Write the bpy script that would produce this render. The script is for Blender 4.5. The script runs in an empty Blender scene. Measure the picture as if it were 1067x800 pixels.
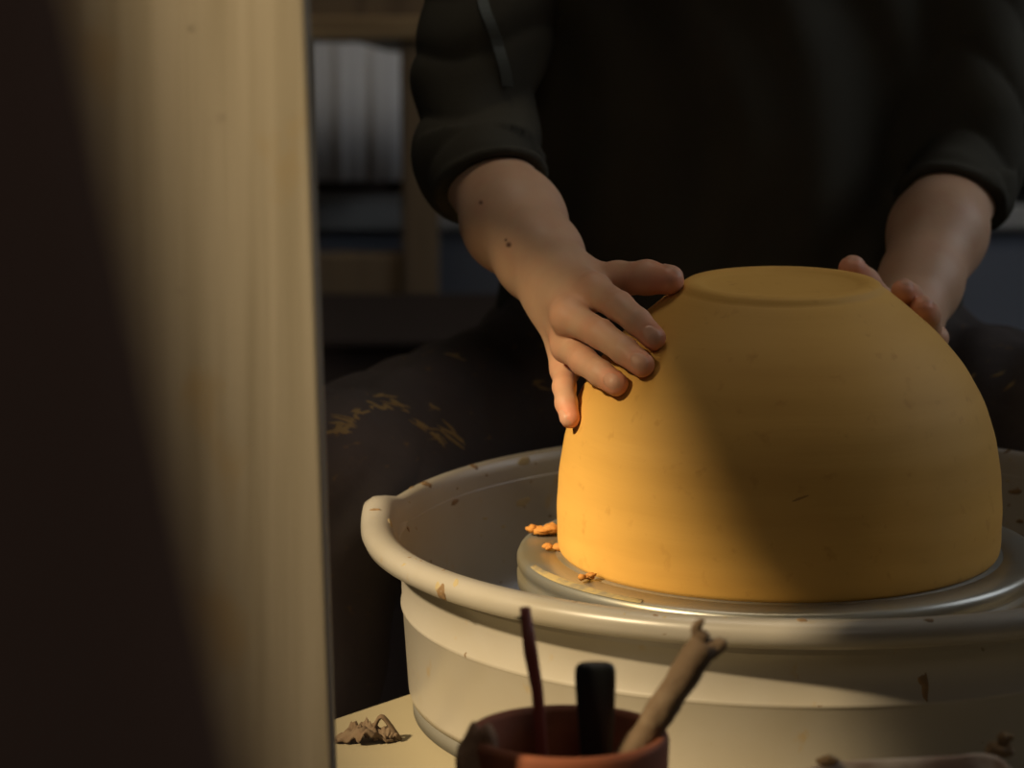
import bpy, bmesh, math, random
import numpy as np
from mathutils import Vector, Matrix
from mathutils.bvhtree import BVHTree
random.seed(4)
scn = bpy.context.scene
col = scn.collection
R = math.radians
ZW = 0.55                     # height of the wheel head's top face

# ------------------------------------------------------------------ camera
F_PX, DIST, PITCH = 4158.0, 2.70, R(11.23)
Fv = np.array([0, math.cos(PITCH), -math.sin(PITCH)])
Uv = np.array([0, math.sin(PITCH), math.cos(PITCH)])
Rv = np.array([1.0, 0, 0])
CAM = np.array([0, 0, ZW]) - DIST * (Fv + (811-533.5)/F_PX*Rv - (572-400)/F_PX*Uv)
cd = bpy.data.cameras.new('camera'); cam = bpy.data.objects.new('camera', cd); col.objects.link(cam)
cam.location = CAM; cam.rotation_euler = (math.pi/2 - PITCH, 0, 0)
cd.sensor_width = 36; cd.lens = F_PX/1067*36
cd.dof.use_dof = True; cd.dof.focus_distance = 2.60; cd.dof.aperture_fstop = (cd.lens/1000)/0.020
cd.clip_start = 0.05; cd.clip_end = 50
scn.camera = cam

# ------------------------------------------------------------------ light
w = bpy.data.worlds.new('world'); scn.world = w; w.use_nodes = True
w.node_tree.nodes['Background'].inputs[0].default_value = (0.55, 0.62, 0.75, 1)
w.node_tree.nodes['Background'].inputs[1].default_value = 0.25
SUN_AZ, SUN_EL = R(55), R(39)
def lamp(name, kind, energy, color, loc, target=None, size=None, **k):
    l = bpy.data.lights.new(name, kind); l.energy = energy; l.color = color
    o = bpy.data.objects.new(name, l); col.objects.link(o); o.location = loc
    if target is not None:
        o.rotation_euler = (Vector(target)-Vector(loc)).to_track_quat('-Z', 'Y').to_euler()
    if size: l.shape = 'RECTANGLE'; l.size, l.size_y = size
    for a, v in k.items(): setattr(l, a, v)
    return o
sd = Vector((-math.cos(SUN_EL)*math.sin(SUN_AZ), -math.cos(SUN_EL)*math.cos(SUN_AZ), math.sin(SUN_EL)))
lamp('sun', 'SUN', 6.8, (1, .78, .47), sd*6, (0, 0, 0), angle=R(3.6))
lamp('window_daylight', 'AREA', 7.5, (.88, .93, 1.0), (1.80, 0.55, 1.75), (0.1, 0.1, .7), (1.1, 1.1))
lamp('overhead_fill', 'AREA', 6.2, (1, .86, .68), (-0.30, .45, 2.90), (-.1, .2, .6), (.7, .7))  # unseen soft area light adding ambient fill from overhead
lamp('overhead_fill', 'AREA', 5.5, (1, .88, .76), (0.10, -3.2, 2.9), (-.2, -2.2, 1.0), (.9, .9))  # unseen front fill added behind the camera to lift the dark board
vs = scn.view_settings
vs.view_transform = 'Standard'; vs.look = 'None'; vs.gamma = 1; vs.exposure = 0.14; vs.use_curve_mapping = False

# ------------------------------------------------------------------ helpers
def ray(px, py):
    d = Fv + (px-533.5)/F_PX*Rv - (py-400)/F_PX*Uv
    return d
def P(px, py, Y):                       # the point seen at that pixel, in the vertical plane y = Y
    d = ray(px, py); t = (Y-CAM[1])/d[1]
    return CAM + d*t
def back(px, py, q, L):                 # the point seen at that pixel, L behind q
    d = ray(px, py); d = d/np.linalg.norm(d)
    q = np.array(q); b = np.dot(d, CAM-q); c = np.dot(CAM-q, CAM-q)-L*L
    disc = b*b-c
    if disc < 0: return CAM + d*(-b)
    return CAM + d*(-b+math.sqrt(disc))

def tag(o, label=None, cat=None, group=None, kind=None):
    if label: o['label'] = label
    if cat: o['category'] = cat
    if group: o['group'] = group
    if kind: o['kind'] = kind
    return o
def empty(name, loc, label=None, cat=None, group=None):
    o = bpy.data.objects.new(name, None); col.objects.link(o); o.location = loc
    o.empty_display_size = .02
    return tag(o, label, cat, group)
def link(name, me, mats, parent=None):
    o = bpy.data.objects.new(name, me); col.objects.link(o)
    for m in (mats if isinstance(mats, (list, tuple)) else [mats]): me.materials.append(m)
    if parent is not None:
        o.parent = parent
        o.matrix_parent_inverse = Matrix.Translation(parent.location).inverted() if not parent.rotation_euler[2] else parent.matrix_basis.inverted()
    return o
def obj(name, bm, mats, parent=None, smooth=True, bevel=None, subsurf=0):
    me = bpy.data.meshes.new(name)
    bmesh.ops.recalc_face_normals(bm, faces=bm.faces)
    if smooth:
        for f in bm.faces: f.smooth = True
    bm.to_mesh(me); bm.free()
    o = link(name, me, mats, parent)
    if bevel:
        b = o.modifiers.new('bevel', 'BEVEL'); b.width = bevel; b.segments = 3; b.limit_method = 'ANGLE'; b.angle_limit = R(40)
        b.harden_normals = False
    if subsurf:
        s = o.modifiers.new('sub', 'SUBSURF'); s.levels = s.render_levels = subsurf
    return o
def box(bm, lo, hi, mat=None, seg=None):
    vs_ = [bm.verts.new((x, y, z)) for x in (lo[0], hi[0]) for y in (lo[1], hi[1]) for z in (lo[2], hi[2])]
    if mat is not None:
        for v in vs_: v.co = mat @ v.co
    for f in ((0, 1, 3, 2), (4, 6, 7, 5), (0, 4, 5, 1), (2, 3, 7, 6), (0, 2, 6, 4), (1, 5, 7, 3)):
        bm.faces.new([vs_[i] for i in f])
    return vs_
def boxobj(name, lo, hi, m, parent=None, bevel=.004, mat=None, cuts=0):
    bm = bmesh.new(); box(bm, lo, hi, mat)
    if cuts: bmesh.ops.subdivide_edges(bm, edges=bm.edges, cuts=cuts, use_grid_fill=True)
    return obj(name, bm, m, parent, smooth=False, bevel=bevel)
def lathe(bm, prof, n=96, c=(0, 0, 0), mod=None, close=False):
    rings = []
    for i, (r, z) in enumerate(prof):
        ring = []
        if r < 1e-6:
            ring = [bm.verts.new((c[0], c[1], c[2]+z))]
        else:
            for k in range(n):
                a = 2*math.pi*k/n
                rr, zz = (r, z) if mod is None else mod(i, r, z, a)
                ring.append(bm.verts.new((c[0]+rr*math.cos(a), c[1]+rr*math.sin(a), c[2]+zz)))
        rings.append(ring)
    pairs = list(zip(rings, rings[1:])) + ([(rings[-1], rings[0])] if close else [])
    for A, B in pairs:
        for k in range(n):
            k2 = (k+1) % n
            if len(A) == 1 and len(B) == 1: continue
            if len(A) == 1: bm.faces.new((A[0], B[k], B[k2]))
            elif len(B) == 1: bm.faces.new((A[k], A[k2], B[0]))
            else: bm.faces.new((A[k], A[k2], B[k2], B[k]))
def spline(pts, sub=4):                 # Catmull-Rom through the points
    pts = [np.array(p, float) for p in pts]; out = []
    q = [2*pts[0]-pts[1]] + pts + [2*pts[-1]-pts[-2]]
    for i in range(1, len(q)-2):
        for s in range(sub):
            t = s/sub; a, b, c, d = q[i-1:i+3]
            out.append(.5*((2*b)+(c-a)*t+(2*a-5*b+4*c-d)*t*t+(-a+3*b-3*c+d)*t**3))
    out.append(pts[-1]); return out
def tube(bm, pts, radii, n=16, flat=1.0, up=(0, 0, 1), jit=0.0):
    pts = [Vector(p) for p in pts]; rings = []
    for i, p in enumerate(pts):
        t = (pts[min(i+1, len(pts)-1)]-pts[max(i-1, 0)]).normalized()
        a = t.cross(Vector(up)).normalized(); b = a.cross(t)
        r = radii[i] if hasattr(radii, '__len__') else radii
        rings.append([bm.verts.new(p + a*math.cos(2*math.pi*k/n)*r*(1+random.uniform(-jit, jit)) + b*math.sin(2*math.pi*k/n)*r*flat*(1+random.uniform(-jit, jit))) for k in range(n)])
    for A, B in zip(rings, rings[1:]):
        for k in range(n): bm.faces.new((A[k], A[(k+1) % n], B[(k+1) % n], B[k]))
    bm.faces.new(rings[0]); bm.faces.new(rings[-1])

# ---- signed-distance modelling: smooth bodies and cloth
def cone(a, b, ra, rb):
    a = np.array(a, float); b = np.array(b, float); ab = b-a; L2 = ab@ab
    def f(p):
        t = np.clip(((p-a)@ab)/L2, 0, 1)
        return np.linalg.norm(p-a-t[:, None]*ab, axis=1)-(ra+(rb-ra)*t)
    return f
def ell(c, r, Rm=None):
    c = np.array(c, float); r = np.array(r, float)
    def f(p):
        q = p-c
        if Rm is not None: q = q@Rm
        k0 = np.linalg.norm(q/r, axis=1); k1 = np.linalg.norm(q/(r*r), axis=1)+1e-9
        return k0*(k0-1)/k1
    return f
def smin(a, b, k):
    h = np.maximum(k-np.abs(a-b), 0)/k
    return np.minimum(a, b)-h*h*k*.25
def U(fs, k):
    def f(p):
        d = fs[0](p)
        for g in fs[1:]: d = smin(d, g(p), k)
        return d
    return f
def chain(pts, rs, k=.004):
    return U([cone(pts[i], pts[i+1], rs[i], rs[i+1]) for i in range(len(pts)-1)], k) if len(pts) > 2 else cone(pts[0], pts[1], rs[0], rs[1])
def sdf_mesh(fn, lo, hi, h, B=12, slack=1.35):
    lo = np.array(lo, float); n = np.ceil((np.array(hi)-lo)/h/B).astype(int)*B
    V = np.empty(n+1, np.float32)
    nb = n//B
    bi = np.stack(np.meshgrid(*[np.arange(k) for k in nb], indexing='ij'), -1).reshape(-1, 3)
    cen = lo+(bi+.5)*B*h
    dc = fn(cen)
    rad = B*h*.5*math.sqrt(3)*slack+h
    g = np.stack(np.meshgrid(*[np.arange(B+1)]*3, indexing='ij'), -1).reshape(-1, 3)
    for b, d in zip(bi, dc):
        s = tuple(slice(b[k]*B, b[k]*B+B+1) for k in range(3))
        if abs(d) > rad:
            V[s] = d
    for b, d in zip(bi, dc):
        if abs(d) <= rad:
            s = tuple(slice(b[k]*B, b[k]*B+B+1) for k in range(3))
            V[s] = fn(lo+(g+b*B)*h).reshape((B+1,)*3)
    ins = V < 0
    cnt = sum(ins[i:i+n[0], j:j+n[1], k:k+n[2]].astype(np.int8) for i in (0, 1) for j in (0, 1) for k in (0, 1))
    act = (cnt > 0) & (cnt < 8)
    idx = -np.ones(act.shape, np.int64); c = np.argwhere(act); idx[act] = np.arange(len(c))
    acc = np.zeros((len(c), 3)); num = np.zeros(len(c))
    for ax in range(3):
        o1, o2 = [a for a in range(3) if a != ax]
        for u in (0, 1):
            for v in (0, 1):
                p0 = c.copy(); p0[:, o1] += u; p0[:, o2] += v; p1 = p0.copy(); p1[:, ax] += 1
                a = V[tuple(p0.T)].astype(float); b = V[tuple(p1.T)].astype(float); m = (a < 0) != (b < 0)
                t = np.where(m, a/np.where(m, a-b, 1), 0)
                q = p0.astype(float); q[:, ax] += t
                acc[m] += q[m]; num[m] += 1
    verts = lo+acc/num[:, None]*h
    e = h*.5
    for _ in range(2):                  # pull every vertex onto the surface
        d = fn(verts)
        G = np.stack([(fn(verts+np.eye(3)[k]*e)-fn(verts-np.eye(3)[k]*e))/(2*e) for k in range(3)], -1)
        verts = verts-np.clip(d/np.maximum((G*G).sum(1), .2), -h, h)[:, None]*G*.8
    quads = []
    for ax in range(3):
        o1, o2 = (ax+1) % 3, (ax+2) % 3
        sl0 = [slice(None)]*3; sl1 = [slice(None)]*3
        sl0[ax] = slice(0, n[ax]); sl1[ax] = slice(1, n[ax]+1)
        A = ins[tuple(sl0)]; Bq = ins[tuple(sl1)]
        e_ = np.argwhere(A != Bq)
        e_ = e_[(e_[:, o1] > 0) & (e_[:, o2] > 0) & (e_[:, o1] < n[o1]) & (e_[:, o2] < n[o2])]
        flip = A[tuple(e_.T)]
        def cell(d1, d2):
            q = e_.copy(); q[:, o1] -= d1; q[:, o2] -= d2
            return idx[tuple(q.T)]
        q = np.stack([cell(1, 1), cell(0, 1), cell(0, 0), cell(1, 0)], -1)
        q[~flip] = q[~flip][:, ::-1]
        quads.append(q)
    q = np.concatenate(quads); q = q[(q >= 0).all(1)]
    return verts, q
def np_mesh(name, parts):
    vs_, fs_ = [], []; off = 0
    for v, q in parts:
        vs_.append(v); fs_.append(q+off); off += len(v)
    v = np.concatenate(vs_); q = np.concatenate(fs_)
    me = bpy.data.meshes.new(name)
    me.vertices.add(len(v)); me.vertices.foreach_set('co', v.astype(np.float32).ravel())
    me.loops.add(len(q)*4); me.loops.foreach_set('vertex_index', q.astype(np.int32).ravel())
    me.polygons.add(len(q)); me.polygons.foreach_set('loop_start', np.arange(len(q), dtype=np.int32)*4)
    me.polygons.foreach_set('loop_total', np.full(len(q), 4, np.int32))
    me.polygons.foreach_set('use_smooth', np.ones(len(q), bool))
    me.update(calc_edges=True); me.validate()
    return me, v, q

# ------------------------------------------------------------------ materials
def mat(name, c, rough=.6, metal=0, spec=.5, noise=None, bump=None, sub=0, coat=0):
    """noise = list of (colour, scale(xyz or float), low, high, strength); bump = (scale, strength, distance)"""
    m = bpy.data.materials.new(name); m.use_nodes = True; nt = m.node_tree; N = nt.nodes; Lk = nt.links
    b = N['Principled BSDF']; b.inputs['Base Color'].default_value = (*c, 1); b.inputs['Roughness'].default_value = rough
    b.inputs['Metallic'].default_value = metal; b.inputs['Specular IOR Level'].default_value = spec
    tc = N.new('ShaderNodeTexCoord')
    last = None
    for nz in (noise or []):
        cc, sc, lo, hi, st = nz
        mp = N.new('ShaderNodeMapping'); mp.inputs['Scale'].default_value = sc if isinstance(sc, tuple) else (sc,)*3
        mp.inputs['Location'].default_value = (random.uniform(0, 9),)*3
        Lk.new(tc.outputs['Object'], mp.inputs[0])
        n = N.new('ShaderNodeTexNoise'); n.inputs['Scale'].default_value = 1; n.inputs['Detail'].default_value = 5
        Lk.new(mp.outputs[0], n.inputs['Vector'])
        mr = N.new('ShaderNodeMapRange'); mr.inputs[1].default_value = lo; mr.inputs[2].default_value = hi; mr.inputs[4].default_value = st
        Lk.new(n.outputs['Fac'], mr.inputs[0])
        mx = N.new('ShaderNodeMix'); mx.data_type = 'RGBA'
        Lk.new(mr.outputs[0], mx.inputs[0]); mx.inputs[7].default_value = (*cc, 1)
        if last is None: mx.inputs[6].default_value = (*c, 1)
        else: Lk.new(last, mx.inputs[6])
        last = mx.outputs[2]
    if last is not None: Lk.new(last, b.inputs['Base Color'])
    if bump:
        sc, st, di = bump
        mp = N.new('ShaderNodeMapping'); mp.inputs['Scale'].default_value = sc if isinstance(sc, tuple) else (sc,)*3
        Lk.new(tc.outputs['Object'], mp.inputs[0])
        n = N.new('ShaderNodeTexNoise'); n.inputs['Scale'].default_value = 1; n.inputs['Detail'].default_value = 4
        Lk.new(mp.outputs[0], n.inputs['Vector'])
        bp = N.new('ShaderNodeBump'); bp.inputs['Strength'].default_value = st; bp.inputs['Distance'].default_value = di
        Lk.new(n.outputs['Fac'], bp.inputs['Height']); Lk.new(bp.outputs[0], b.inputs['Normal'])
    if sub:
        b.inputs['Subsurface Weight'].default_value = sub; b.inputs['Subsurface Radius'].default_value = (1, .35, .2); b.inputs['Subsurface Scale'].default_value = .006
    return m
M = {}
M['clay'] = mat('leather_hard_clay', (.64, .362, .080), .66, spec=.35,
                noise=[((.53, .285, .058), (7, 7, 40), .45, .75, .55), ((.72, .42, .108), (5, 5, 20), .5, .8, .5), ((.40, .19, .03), 90, .62, .75, .35)],
                bump=((14, 14, 330), .11, .0010))
M['nick'] = mat('darker_clay', (.36, .19, .04), .8)
M['pan'] = mat('splash_pan_plastic', (.30, .276, .238), .33,
               noise=[((.255, .22, .155), 9, .45, .72, .6), ((.30, .21, .09), (60, 60, 45), .66, .74, .55), ((.13, .08, .04), (110, 110, 80), .72, .745, .8)], bump=(60, .05, .001))
M['grey'] = mat('grey_rubber_ring', (.11, .105, .09), .7)
M['deck'] = mat('deck_plastic', (.32, .275, .18), .5, noise=[((.26, .22, .14), 6, .45, .7, .5), ((.30, .20, .10), 110, .73, .76, .6)])
M['alu'] = mat('wheel_head_metal', (.36, .36, .33), .38, .75, noise=[((.40, .34, .20), 12, .45, .65, .7)], bump=(40, .1, .001))
M['slip'] = mat('dried_slip', (.34, .26, .11), .8, noise=[((.20, .17, .11), 90, .45, .6, .9)])
M['clay_splash'] = mat('dried_clay_splash', (.15, .09, .04), .8, noise=[((.30, .18, .06), 300, .5, .7, .5)])
M['clay_stain'] = mat('pale_clay_stain', (.30, .24, .13), .8)
M['crumb'] = mat('clay_crumb', (.42, .18, .03), .8, noise=[((.35, .15, .03), 300, .5, .65, .6)])
M['scrap'] = mat('dry_clay_scrap', (.12, .08, .045), .85, noise=[((.10, .06, .03), 150, .45, .6, .7)])
M['sweater'] = mat('knit_wool', (.050, .046, .034), .95, spec=.15, noise=[((.064, .059, .044), 9, .5, .75, .8)], bump=(700, .35, .001))
M['strap'] = mat('grey_webbing', (.10, .115, .11), .8)
M['trouser'] = mat('clay_stained_cotton', (.062, .050, .044), .9, spec=.2,
                   noise=[((.080, .063, .055), 14, .45, .7, .9), ((.20, .12, .035), (90, 45, 160), .64, .74, .6)], bump=(60, .4, .003))
M['hair'] = mat('brown_hair', (.05, .028, .014), .6, bump=((200, 200, 30), .5, .002))
M['shoe'] = mat('dark_rubber_clog', (.02, .02, .022), .6)
M['postwood'] = mat('pale_planed_wood', (.365, .315, .235), .65,
                    noise=[((.25, .21, .14), (70, 70, 2.2), .38, .66, .9), ((.31, .20, .06), (20, 20, 12), .58, .70, .55), ((.12, .09, .06), (60, 60, 90), .68, .73, .7)], bump=((160, 160, 5), .15, .001))
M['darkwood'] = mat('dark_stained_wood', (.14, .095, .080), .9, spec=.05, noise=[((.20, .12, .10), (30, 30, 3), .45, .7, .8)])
M['darkbrown'] = mat('dark_brown_wood', (.035, .022, .016), .8)
M['oldwood'] = mat('aged_pine', (.42, .29, .14), .75, noise=[((.18, .11, .05), (4, 40, 40), .45, .7, .8)])
M['brownwood'] = mat('brown_timber', (.21, .145, .08), .8, noise=[((.08, .05, .03), (30, 30, 3), .45, .7, .8)])
M['cloth'] = mat('pale_cotton', (.62, .62, .62), .9)
M['blue'] = mat('blue_paint', (.19, .21, .26), .6, noise=[((.15, .165, .205), 4, .45, .7, .8)])
M['benchtop'] = mat('pale_bench_top', (.48, .48, .46), .6)
M['greyfab'] = mat('grey_felt', (.10, .105, .095), .9)
M['black'] = mat('black_rubber', (.010, .011, .012), .45)
M['terra'] = mat('terracotta', (.24, .068, .025), .8, noise=[((.12, .035, .015), 25, .45, .7, .8), ((.24, .13, .07), 40, .66, .76, .5)])
M['redwood'] = mat('red_lacquered_rod', (.22, .05, .035), .5)
M['toolwood'] = mat('clay_caked_wood', (.14, .09, .05), .8, noise=[((.22, .16, .10), (60, 60, 60), .5, .7, .7)], bump=(150, .5, .003))
M['rag'] = mat('clay_caked_rag', (.24, .14, .08), .9, noise=[((.13, .07, .04), 60, .45, .7, .8)], bump=(90, .5, .004))
M['tub'] = mat('clay_smeared_tub', (.50, .42, .34), .6, noise=[((.20, .12, .08), (20, 40, 60), .42, .62, .9)], bump=(120, .4, .002))
M['wall'] = mat('old_plaster', (.13, .12, .105), .9, noise=[((.10, .09, .08), 3, .45, .7, .7)])
M['floor'] = mat('stained_concrete', (.050, .041, .035), .85, noise=[((.030, .024, .021), 5, .4, .7, .8)])
M['ceil'] = mat('ceiling_paint', (.30, .29, .27), .9)
M['frame'] = mat('window_paint', (.5, .48, .44), .5)
M['steel'] = mat('steel', (.4, .4, .4), .35, 1)
# skin: redder where 'flush' says so, small brown moles
def skin_mat():
    m = mat('skin', (.46, .27, .15), .5, spec=.4, sub=.12, bump=(260, .12, .0012)); nt = m.node_tree; N = nt.nodes; L = nt.links
    b = N['Principled BSDF']
    def attr(n):
        a = N.new('ShaderNodeAttribute'); a.attribute_name = n; return a.outputs['Fac']
    tc = N.new('ShaderNodeTexCoord'); nz = N.new('ShaderNodeTexNoise'); nz.inputs['Scale'].default_value = 55; L.new(tc.outputs['Object'], nz.inputs[0])
    mr = N.new('ShaderNodeMapRange'); mr.inputs[1].default_value = .4; mr.inputs[2].default_value = .75; mr.inputs[4].default_value = .5; L.new(nz.outputs['Fac'], mr.inputs[0])
    m0 = N.new('ShaderNodeMix'); m0.data_type = 'RGBA'; L.new(mr.outputs[0], m0.inputs[0]); m0.inputs[6].default_value = (.58, .36, .225, 1); m0.inputs[7].default_value = (.54, .29, .18, 1)
    m1 = N.new('ShaderNodeMix'); m1.data_type = 'RGBA'; L.new(attr('flush'), m1.inputs[0]); L.new(m0.outputs[2], m1.inputs[6]); m1.inputs[7].default_value = (.68, .25, .14, 1)
    m2 = N.new('ShaderNodeMix'); m2.data_type = 'RGBA'; L.new(attr('mole'), m2.inputs[0]); L.new(m1.outputs[2], m2.inputs[6]); m2.inputs[7].default_value = (.10, .035, .015, 1)
    L.new(m2.outputs[2], b.inputs['Base Color'])
    return m
M['skin'] = skin_mat()
M['nail'] = mat('fingernail', (.58, .31, .20), .45, spec=.4)

# ------------------------------------------------------------------ the room
X0, X1, Y0, Y1, ZC = -1.60, 1.90, -3.60, 2.35, 3.30
def struct(name, bm, m, parent=None, bevel=None):
    o = obj(name, bm, m, parent, smooth=False, bevel=bevel)
    if parent is None: o['kind'] = 'structure'
    return o
bm = bmesh.new(); box(bm, (X0-.1, Y0-.1, -.1), (X1+.1, Y1+.1, 0)); struct('floor', bm, M['floor'])
bm = bmesh.new(); box(bm, (X0-.1, Y0-.1, ZC), (X1+.1, Y1+.1, ZC+.1)); struct('ceiling', bm, M['ceil'])
bm = bmesh.new(); box(bm, (X0-.1, Y1, 0), (X1+.1, Y1+.1, ZC)); struct('wall_back', bm, M['wall'])
bm = bmesh.new(); box(bm, (X0-.1, Y0-.1, 0), (X1+.1, Y0, ZC)); struct('wall_front', bm, M['wall'])
def side_wall(name, x0, x1, holes):
    """holes: (y0, y1, z0, z1) from the near end to the far end, sharing z0"""
    bm = bmesh.new(); ycur = Y0
    for (a, b, z0, z1) in holes:
        if a > ycur: box(bm, (x0, ycur, 0), (x1, a, ZC))
        box(bm, (x0, a, 0), (x1, b, z0)); box(bm, (x0, a, z1), (x1, b, ZC)); ycur = b
    box(bm, (x0, ycur, 0), (x1, Y1, ZC)); struct(name, bm, M['wall'])
def wall_pt(perp, h):                   # where sun rays with that side offset and height cross the left wall
    y = -(perp-X0*math.cos(SUN_AZ))/math.sin(SUN_AZ)
    sw = X0*math.sin(SUN_AZ)+y*math.cos(SUN_AZ)
    return y, h-sw*math.tan(SUN_EL)
W1 = (wall_pt(.405, 0)[0], wall_pt(-.24, 0)[0], 1.2, 2.52)
side_wall('wall_left', X0-.06, X0, [W1])
W2 = (-.1, 1.2, 1.05, 2.35)
side_wall('wall_right', X1, X1+.1, [W2])
def window(name, x, y0, y1, z0, z1):
    bm = bmesh.new(); t = .012
    box(bm, (x-.02, y0, z0), (x+.02, y0+t, z1)); box(bm, (x-.02, y1-t, z0), (x+.02, y1, z1))
    box(bm, (x-.02, y0, z0), (x+.02, y1, z0+t)); box(bm, (x-.02, y0, z1-t), (x+.02, y1, z1))
    o = struct(name, bm, M['frame']); return o
window('window_1', X0-.03, *W1)
window('window_2', X1+.05, *W2)
# cloth blocker added inside the left window, cut to shade the bowl's right half
bm = bmesh.new(); tri = [wall_pt(a, h) for a, h in ((.215, .380), (.215, 1.12), (-.30, 1.12), (-.30, .615), (-.09, .575), (-.02, .537), (.02, .502), (.046, .465), (.058, .435), (.075, .412), (.14, .392))]
fr_ = [bm.verts.new((X0+.012, y, z)) for y, z in tri]; bk_ = [bm.verts.new((X0+.004, y, z)) for y, z in tri]
bm.faces.new(fr_); bm.faces.new(bk_[::-1])
for i in range(len(tri)): bm.faces.new((fr_[i], bk_[i], bk_[(i+1) % len(tri)], fr_[(i+1) % len(tri)]))
wc = obj('sun_blocker', bm, M['greyfab'], smooth=False); tag(wc, 'grey cloth blocker added over the left window to shade the bowl', 'curtain')

# ------------------------------------------------------------------ potter's wheel
PC = np.array([.011, 0.0])            # centre of the splash pan
ZR = ZW+.024                          # top of the pan's rim
ZD = ZR-.134                          # deck
wheel = empty('pottery_wheel', (0, 0, 0), 'pottery wheel with cream deck and round metal wheel head', 'pottery wheel')
bm = bmesh.new()
a_, b_ = P(352, 745, -.045), P(424, 721, .02)
def deckpt(px, py):
    d = ray(px, py); t = (ZD-CAM[2])/d[2]; return CAM+d*t
a_, b_ = deckpt(352, 745), deckpt(424, 721)
dv = (b_-a_)/np.linalg.norm(b_-a_)
e0 = a_-dv*.12; e1 = b_+dv*.17
out = [(e0[0], e0[1]), (e1[0], e1[1]), (.12, e1[1]), (.34, .05), (.42, -.25), (.42, -.60), (-.235, -.60), (e0[0]-.004, e0[1]-.16)]
top = [bm.verts.new((x, y, ZD)) for x, y in out]; bot = [bm.verts.new((x, y, ZD-.03)) for x, y in out]
bm.faces.new(top); bm.faces.new(bot[::-1])
for i in range(len(out)): bm.faces.new((top[i], bot[i], bot[(i+1) % len(out)], top[(i+1) % len(out)]))
obj('deck', bm, M['deck'], wheel, smooth=False, bevel=.006)
boxobj('motor_housing', (-.14, -.42, .10), (.24, .12, ZD-.028), M['pan'], wheel, .02)
for sx, sy in ((-.12, -.40), (.22, -.40), (-.12, .10), (.22, .10)):
    bm = bmesh.new(); tube(bm, [(sx, sy, 0), (sx, sy, .12)], .02); obj('leg', bm, M['steel'], wheel, smooth=False)
# wheel head: disc with a grooved edge and fine turned rings
prof = [(.0001, .0), (.05, 0), (.10, 0), (.125, 0), (.1255, -.0006), (.127, -.0006), (.1275, 0), (.150, 0), (.1505, -.0006), (.152, -.0006), (.1525, 0), (.172, 0), (.1755, -.001), (.1768, -.004),
        (.1768, -.008), (.1752, -.010), (.1752, -.013), (.1768, -.015), (.1765, -.022), (.172, -.025), (.06, -.027), (.045, -.05), (.03, -.11), (.03, -.118)]
bm = bmesh.new(); lathe(bm, prof, 160, (0, 0, ZW)); obj('wheel_head', bm, M['alu'], wheel)

# splash pan
def smooth01(x): x = min(max(x, 0), 1); return x*x*(3-2*x)
LIP0 = 7
pan_prof = [(.255, -.1220), (.2600, -.1220), (.2615, -.1170), (.2652, -.0612), (.2660, -.0604), (.2666, -.0590), (.2664, -.0574), (.2656, -.0562),
            (.2668, -.0190), (.2760, -.0160), (.2860, -.0175), (.2905, -.0150), (.2930, -.0095), (.2920, -.0040), (.2870, -.0005), (.2800, .0), (.2735, -.0035), (.2690, -.0110),
            (.2660, -.030), (.2620, -.080), (.2560, -.106), (.2400, -.1135), (.1500, -.1155), (.040, -.1155), (.040, -.1220), (.2500, -.1220)]
def pan_mod(i, r, z, a):
    deg = (math.degrees(a)) % 360
    # rear half of the pan has a slimmer, lower lip; the joint is at its left and right ends
    d = abs(((deg-90+180) % 360)-180)        # angle from the far side
    rear = 1-smooth01((d-78)/4.5)
    hump = math.exp(-((d-84)/5.5)**2)
    if 8 <= i <= 17:
        f = (r-.2690)/(.2940-.2690)
        r = .2690+(r-.2690)*(1-.42*rear)
        z = z-.004*rear*f+.0050*hump
        r += .0015*hump
    return r, z
bm = bmesh.new(); lathe(bm, pan_prof, 300, (PC[0], PC[1], ZR), pan_mod, close=True)
bmesh.ops.recalc_face_normals(bm, faces=bm.faces)
pan_bvh = BVHTree.FromBMesh(bm)
pan = obj('splash_pan', bm, M['pan'])
bm = bmesh.new(); lathe(bm, [(.235, -.1338), (.2585, -.1338), (.2590, -.1215), (.235, -.1215)], 200, (PC[0], PC[1], ZR), close=True); obj('base_ring', bm, M['grey'], pan)
tag(pan, 'large round cream plastic splash pan splattered with dry clay', 'splash pan')

# ------------------------------------------------------------------ the bowl, upside down on the wheel
bowl_pts = [(.1465, .0), (.1488, .004), (.1498, .020), (.1492, .045), (.1458, .072), (.1385, .098), (.1262, .122), (.1100, .143), (.0950, .1575), (.0815, .1690), (.0730, .1758), (.0690, .1784)]
bp = spline(bowl_pts, 5)
foot = [(.0675, .1800), (.0662, .1820), (.0640, .1834), (.0600, .1840), (.0560, .1836), (.0525, .1822), (.0490, .1812), (.03, .1808), (.0001, .1806)]
inner = [(.0001, .170), (.05, .1690), (.080, .160), (.106, .133), (.129, .100), (.1385, .06), (.1415, .02), (.1410, .0)]
bm = bmesh.new()
def wob(i, r, z, a): return r*(1+.0012*math.sin(z*260+1.3*math.sin(a))), z
lathe(bm, [tuple(p) for p in bp]+foot, 200, (0, 0, ZW), wob)
bmesh.ops.recalc_face_normals(bm, faces=bm.faces)
bowl_bvh = BVHTree.FromBMesh(bm)
lathe(bm, inner+[(.1465, 0)], 200, (0, 0, ZW))
bmesh.ops.remove_doubles(bm, verts=bm.verts, dist=.00005)
bowl = obj('clay_bowl', bm, M['clay'])
tag(bowl, 'big ochre clay bowl upside down on the wheel with a foot ring', 'bowl')
PROF = np.array([p for p in bp]+[np.array(f) for f in foot])
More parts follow.
